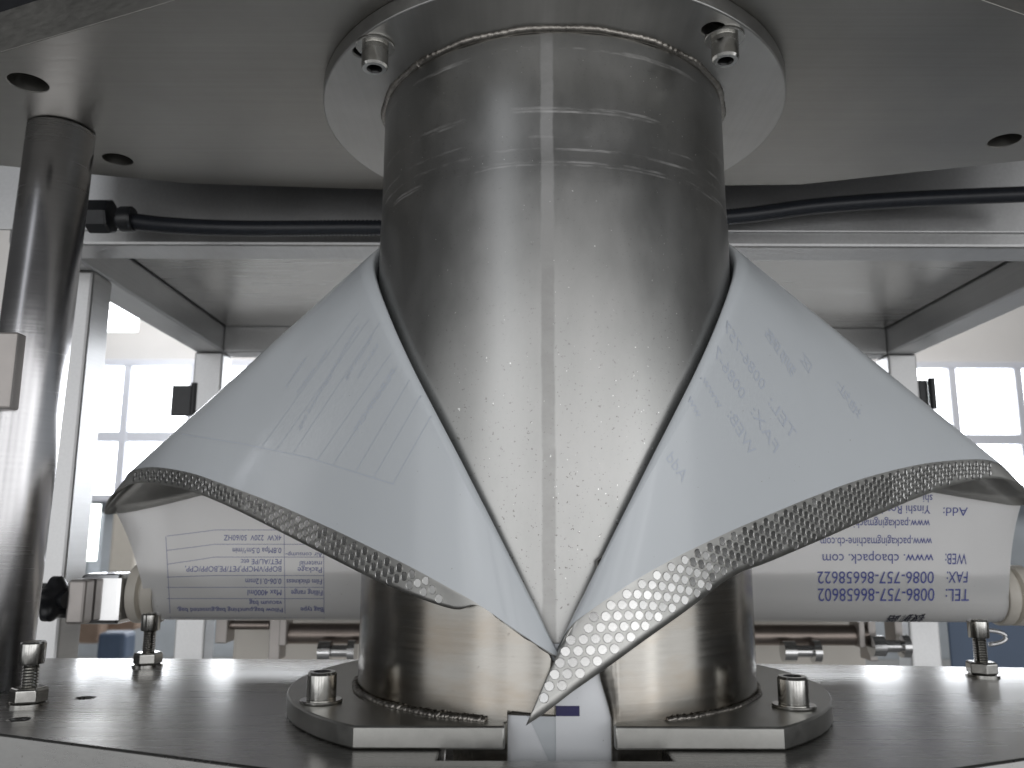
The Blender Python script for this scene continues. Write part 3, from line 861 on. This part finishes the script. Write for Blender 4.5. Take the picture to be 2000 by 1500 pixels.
# ------------------------------------------------------------------ rear machine frame
fr = empty('rear_gantry', 'welded square tube steel gantry behind the collar, holding a roof panel', 'gantry', (0, 1.75, 2.3))
XI0, XI1, TW = -3.97, 4.62, .37
ZB = 2.3
YF, YB = 1.75, 5.80
box('beam', (XI0 - TW, YF, ZB), (XI1 + TW, YF + TW, ZB + TW), 'frame', fr, .002)
box('beam', (XI0 - .002, YB, ZB), (XI1 + .002, YB + TW, ZB + TW), 'frame', fr, .002)
box('beam', (XI0 - TW, YF + TW + .002, ZB), (XI0, YB + TW, ZB + TW), 'frame', fr, .002)
box('beam', (XI1, YF + TW + .002, ZB), (XI1 + TW, YB + TW, ZB + TW), 'frame', fr, .002)
for x in (XI0 - TW, XI1):
    for y in (YF, YB):
        if x < 0 and y == YF: y = 2.42
        box('post', (x, y + .001, -14.9), (x + TW - .001, y + TW - .001, ZB - .002), 'frame', fr, .002)
box('roof_panel', (XI0 + .03, YF + TW + .03, ZB + TW - .03), (XI1 - .03, YB - .03, ZB + TW - .012), 'panel', fr, 0)
box('light_stop', (XI0 - TW, YF, ZB + TW + .002), (XI1 + TW, YB + TW, ZB + TW + .05), 'black', fr, 0)  # added sheet over the roof panel, stops light leaking through its gaps
box('fascia', (-5.2, YF - .03, ZB + .115), (5.6, YF - .004, ZB + 1.4), 'frame', fr, .0008)
# hinges on the rear posts
for (u0, v0, u1, v1, lab) in ((336, 752, 383, 812, 'black door hinge on the rear frame post beside the bright window, post side'), (1794, 742, 1826, 800, 'black door hinge on the rear frame post beyond the phone printed wing')):
    a = at_y(u0, v0, YB + .05); b_ = at_y(u1, v1, YB + .05)
    t = empty('door_hinge', lab, 'hinge', ((a[0] + b_[0]) / 2, YB, b_[2]), 'black hinges on the rear posts')
    box('leaf', (a[0], YB + .05, b_[2]), (b_[0] - .06, YB + .12, a[2]), 'black', t, .001)
    lathe('pin', [(0, b_[2]), (.045, b_[2]), (.045, a[2] + .02), (0, a[2] + .02)], 'black', t, 20, (b_[0] - .03, YB + .02, 0))

# ------------------------------------------------------------------ corrugated conduit
cd = empty('cable_conduit', 'black corrugated cable conduit slung behind the tube under the overhead plate', 'conduit', (0, 1.4, 2.3))
K = [at_y(u, v, y) for u, v, y in ((228, 428, 1.36), (330, 440, 1.42), (480, 446, 1.48), (745, 445, 1.50), (1080, 448, 1.50), (1420, 424, 1.48), (1600, 402, 1.45), (1800, 388, 1.40), (2040, 378, 1.34))]
pts, rr = [], []
n = 620
for i in range(n):
    t = i / (n - 1) * (len(K) - 1)
    pts.append(catmull(K, t)); rr.append(.064 if (i // 1) % 2 else .056)
co = sweep('corrugated_hose', pts, rr, 'conduit', None, 14)
co.parent = cd; co.location = -cd.location
for (u, v, y, r, l0, l1) in ((212, 423, 1.36, .135, -.14, .03), (236, 428, 1.36, .098, .0, .10)):
    p = at_y(u, v, y)
    gl = lathe('gland_nut', [(0, l0), (r * .94, l0), (r, l0 + .015), (r, l1 - .015), (r * .9, l1), (0, l1)], 'black', None, 8 if r > .12 else 24, tuple(p), 30, axis='x')
    adopt(gl, cd)

# ------------------------------------------------------------------ rear drive shaft and brackets below the film
rs = empty('drive_shaft', 'dark steel cross shaft in grey brackets beneath the film roller', 'shaft', (0, 4.0, -1.1))
def at4(u, v): return at_y(u, v, 4.0)
p0, p1 = at4(700, 1217), at4(700, 1258)
zc, rad = (p0[2] + p1[2]) / 2, (p0[2] - p1[2]) / 2
lathe('shaft', [(0, at4(552, 1235)[0]), (rad, at4(552, 1235)[0]), (rad, at4(1690, 1235)[0]), (0, at4(1690, 1235)[0])], 'rear', rs, 40, (0, 4.0, zc), axis='x')
lathe('shaft_end', [(0, at4(445, 1222)[0]), (rad * .45, at4(445, 1222)[0]), (rad * .45, at4(527, 1222)[0]), (0, at4(527, 1222)[0])], 'rear', rs, 24, (0, 4.0, zc + .08), axis='x')
for (u0, v0, u1, v1, y) in ((422, 1205, 442, 1257, 3.9), (527, 1208, 545, 1290, 3.9), (546, 1205, 558, 1262, 3.85), (1676, 1205, 1692, 1266, 3.85), (1694, 1205, 1716, 1292, 3.9), (1746, 1205, 1766, 1264, 3.9)):
    a = at_y(u0, v0, y); b_ = at_y(u1, v1, y)
    box('bracket', (a[0], y, b_[2]), (b_[0], y + .25, a[2]), 'bracket', rs, .001)
for (u, v) in ((655, 1272), (1560, 1272), (1733, 1262)):
    p = at_y(u, v, 3.8)
    k = lathe('hub', [(0, -.16), (.10, -.16), (.10, -.04), (.06, -.03), (.06, .12), (.11, .13), (.11, .2), (0, .2)], 'chrome', None, 24, tuple(p), 30, axis='x'); adopt(k, rs)
rcv = box('rear_cover', (at_y(455, 1230, 4.7)[0], 4.7, -4), (at_y(1690, 1230, 4.7)[0], 5.2, -.15), 'cover', None, .004)  # hidden top raised behind the film to block window light on the plate
tag(rcv, 'pale painted machine cover behind the cross shaft', 'cover')
wl = box('wire_loop_panel', (at_y(1850, 1200, 9)[0], 9.0, -5), (at_y(2080, 1200, 9)[0], 9.05, at_y(1900, 1195, 9)[2]), 'bin', None, .002)
wl.name = 'side_panel'
tag(wl, 'scuffed blue panel behind the levelling screw at the plate edge', 'panel')
lpz = [at_y(1925 + 40 * math.cos(a), 1245 + 14 * math.sin(a), 5.0) for a in np.linspace(-2.2, 1.4, 24)]
wr = sweep('wire_hook', lpz, [.025] * 24, 'chrome', None, 8); tag(wr, 'bent bright wire hook behind the levelling screw and blue panel', 'hook')

# ------------------------------------------------------------------ hall behind: wall with daylit windows
Y8 = 100.0
def wz(v): return at_y(1000, v, Y8)[2]
zt, zm0, zm1, zbm = wz(718), wz(845), wz(866), wz(968)
hw = box('wall', (-130, Y8 + 1.2, wz(560) + 40), (130, Y8 + 4, wz(712)), 'wall', None, 0); hw['kind'] = 'structure'; hw.name = 'wall_upper'
fl_ = box('floor', (-130, -60, -15.4), (130, Y8 + 1.1, -15.0), 'floor', None, 0); fl_['kind'] = 'structure'
dw = box('wall', (-130, Y8 + 1.2, wz(971)), (130, Y8 + 4, -15.0), 'dado', None, 0); dw['kind'] = 'structure'; dw.name = 'wall_lower'
pane_w = (at_y(384, 780, Y8)[0] - at_y(255, 780, Y8)[0])
def window(xa, xb, label, cols):
    t = empty('window', label, 'window', ((xa + xb) / 2, Y8, zbm), 'daylit windows of the hall')
    bw = .9
    box('frame', (xa - bw, Y8 - .3, zt), (xb + bw, Y8 + 1, zt + bw), 'wframe', t, .01)
    box('sill', (xa - bw, Y8 - .8, zbm - bw), (xb + bw, Y8 + 1, zbm), 'wframe', t, .01)
    box('transom', (xa, Y8 - .3, zm1), (xb, Y8 + 1, zm0), 'wframe', t, .01)
    wcol = (xb - xa) / cols
    for c in range(cols + 1):
        x = xa + c * wcol
        box('mullion', (x - .55, Y8 - .35, zbm + .001), (x + .55, Y8 + 1.05, zt - .001), 'wframe', t, .01)
    for c in range(cols):
        for (za, zb_) in ((zm0, zt), (zbm, zm1)):
            box('pane', (xa + c * wcol + .5, Y8 + .4, za), (xa + (c + 1) * wcol - .5, Y8 + .5, zb_), 'pane', t, 0)
xl = at_y(247, 780, Y8)[0]
window(xl - 2 * pane_w, xl + 6 * pane_w, 'overexposed daylit window beyond the round post and the data table wing', 8)
xr = at_y(1862, 780, Y8)[0]
window(xr - 6 * pane_w, xr + 2 * pane_w, 'overexposed daylit window beyond the wing with phone print', 8)
# hall roof light bay above the windows
rl = box('roof_light', (at_y(175, 640, 90)[0], 84, at_y(230, 640, 90)[2]), (at_y(255, 640, 90)[0], 92, at_y(230, 600, 90)[2]), 'pane', None, .01)
tag(rl, 'bright roof light strip above the window beside the round post', 'roof light')
tl = lathe('tube_lamp', [(0, at_y(180, 1095, 60)[2]), (.35, at_y(180, 1095, 60)[2]), (.35, at_y(186, 985, 60)[2]), (0, at_y(186, 985, 60)[2])], 'lamp', None, 16, (at_y(183, 1040, 60)[0], 60, 0))
tag(tl, 'upright glowing tube lamp between the post and the film edge', 'lamp')
for (u0, v0, u1, v1, y, mt_, nm, lab) in ((150, 1212, 190, 1258, 50, 'carton', 'carton', 'brown carton on the hall floor under the black knob'), (190, 1236, 240, 1292, 48, 'bin', 'storage_bin', 'dark blue storage bin seen under the chrome clamp'),
                                         (205, 1208, 262, 1232, 52, 'carton', 'carton', 'long brown carton seen between clamp and plate'), (222, 975, 262, 1120, 70, 'cover', 'cabinet', 'pale tall cabinet against the hall wall by the film edge'),
                                         (130, 1000, 168, 1150, 72, 'dado', 'locker', 'grey blue locker beside the round post in the hall')):
    a = at_y(u0, v0, y); b_ = at_y(u1, v1, y)
    o = box(nm, (a[0], y, b_[2]), (b_[0], y + (b_[0] - a[0]), a[2]), mt_, None, .02)
    tag(o, lab, nm.replace('_', ' ').split()[-1])
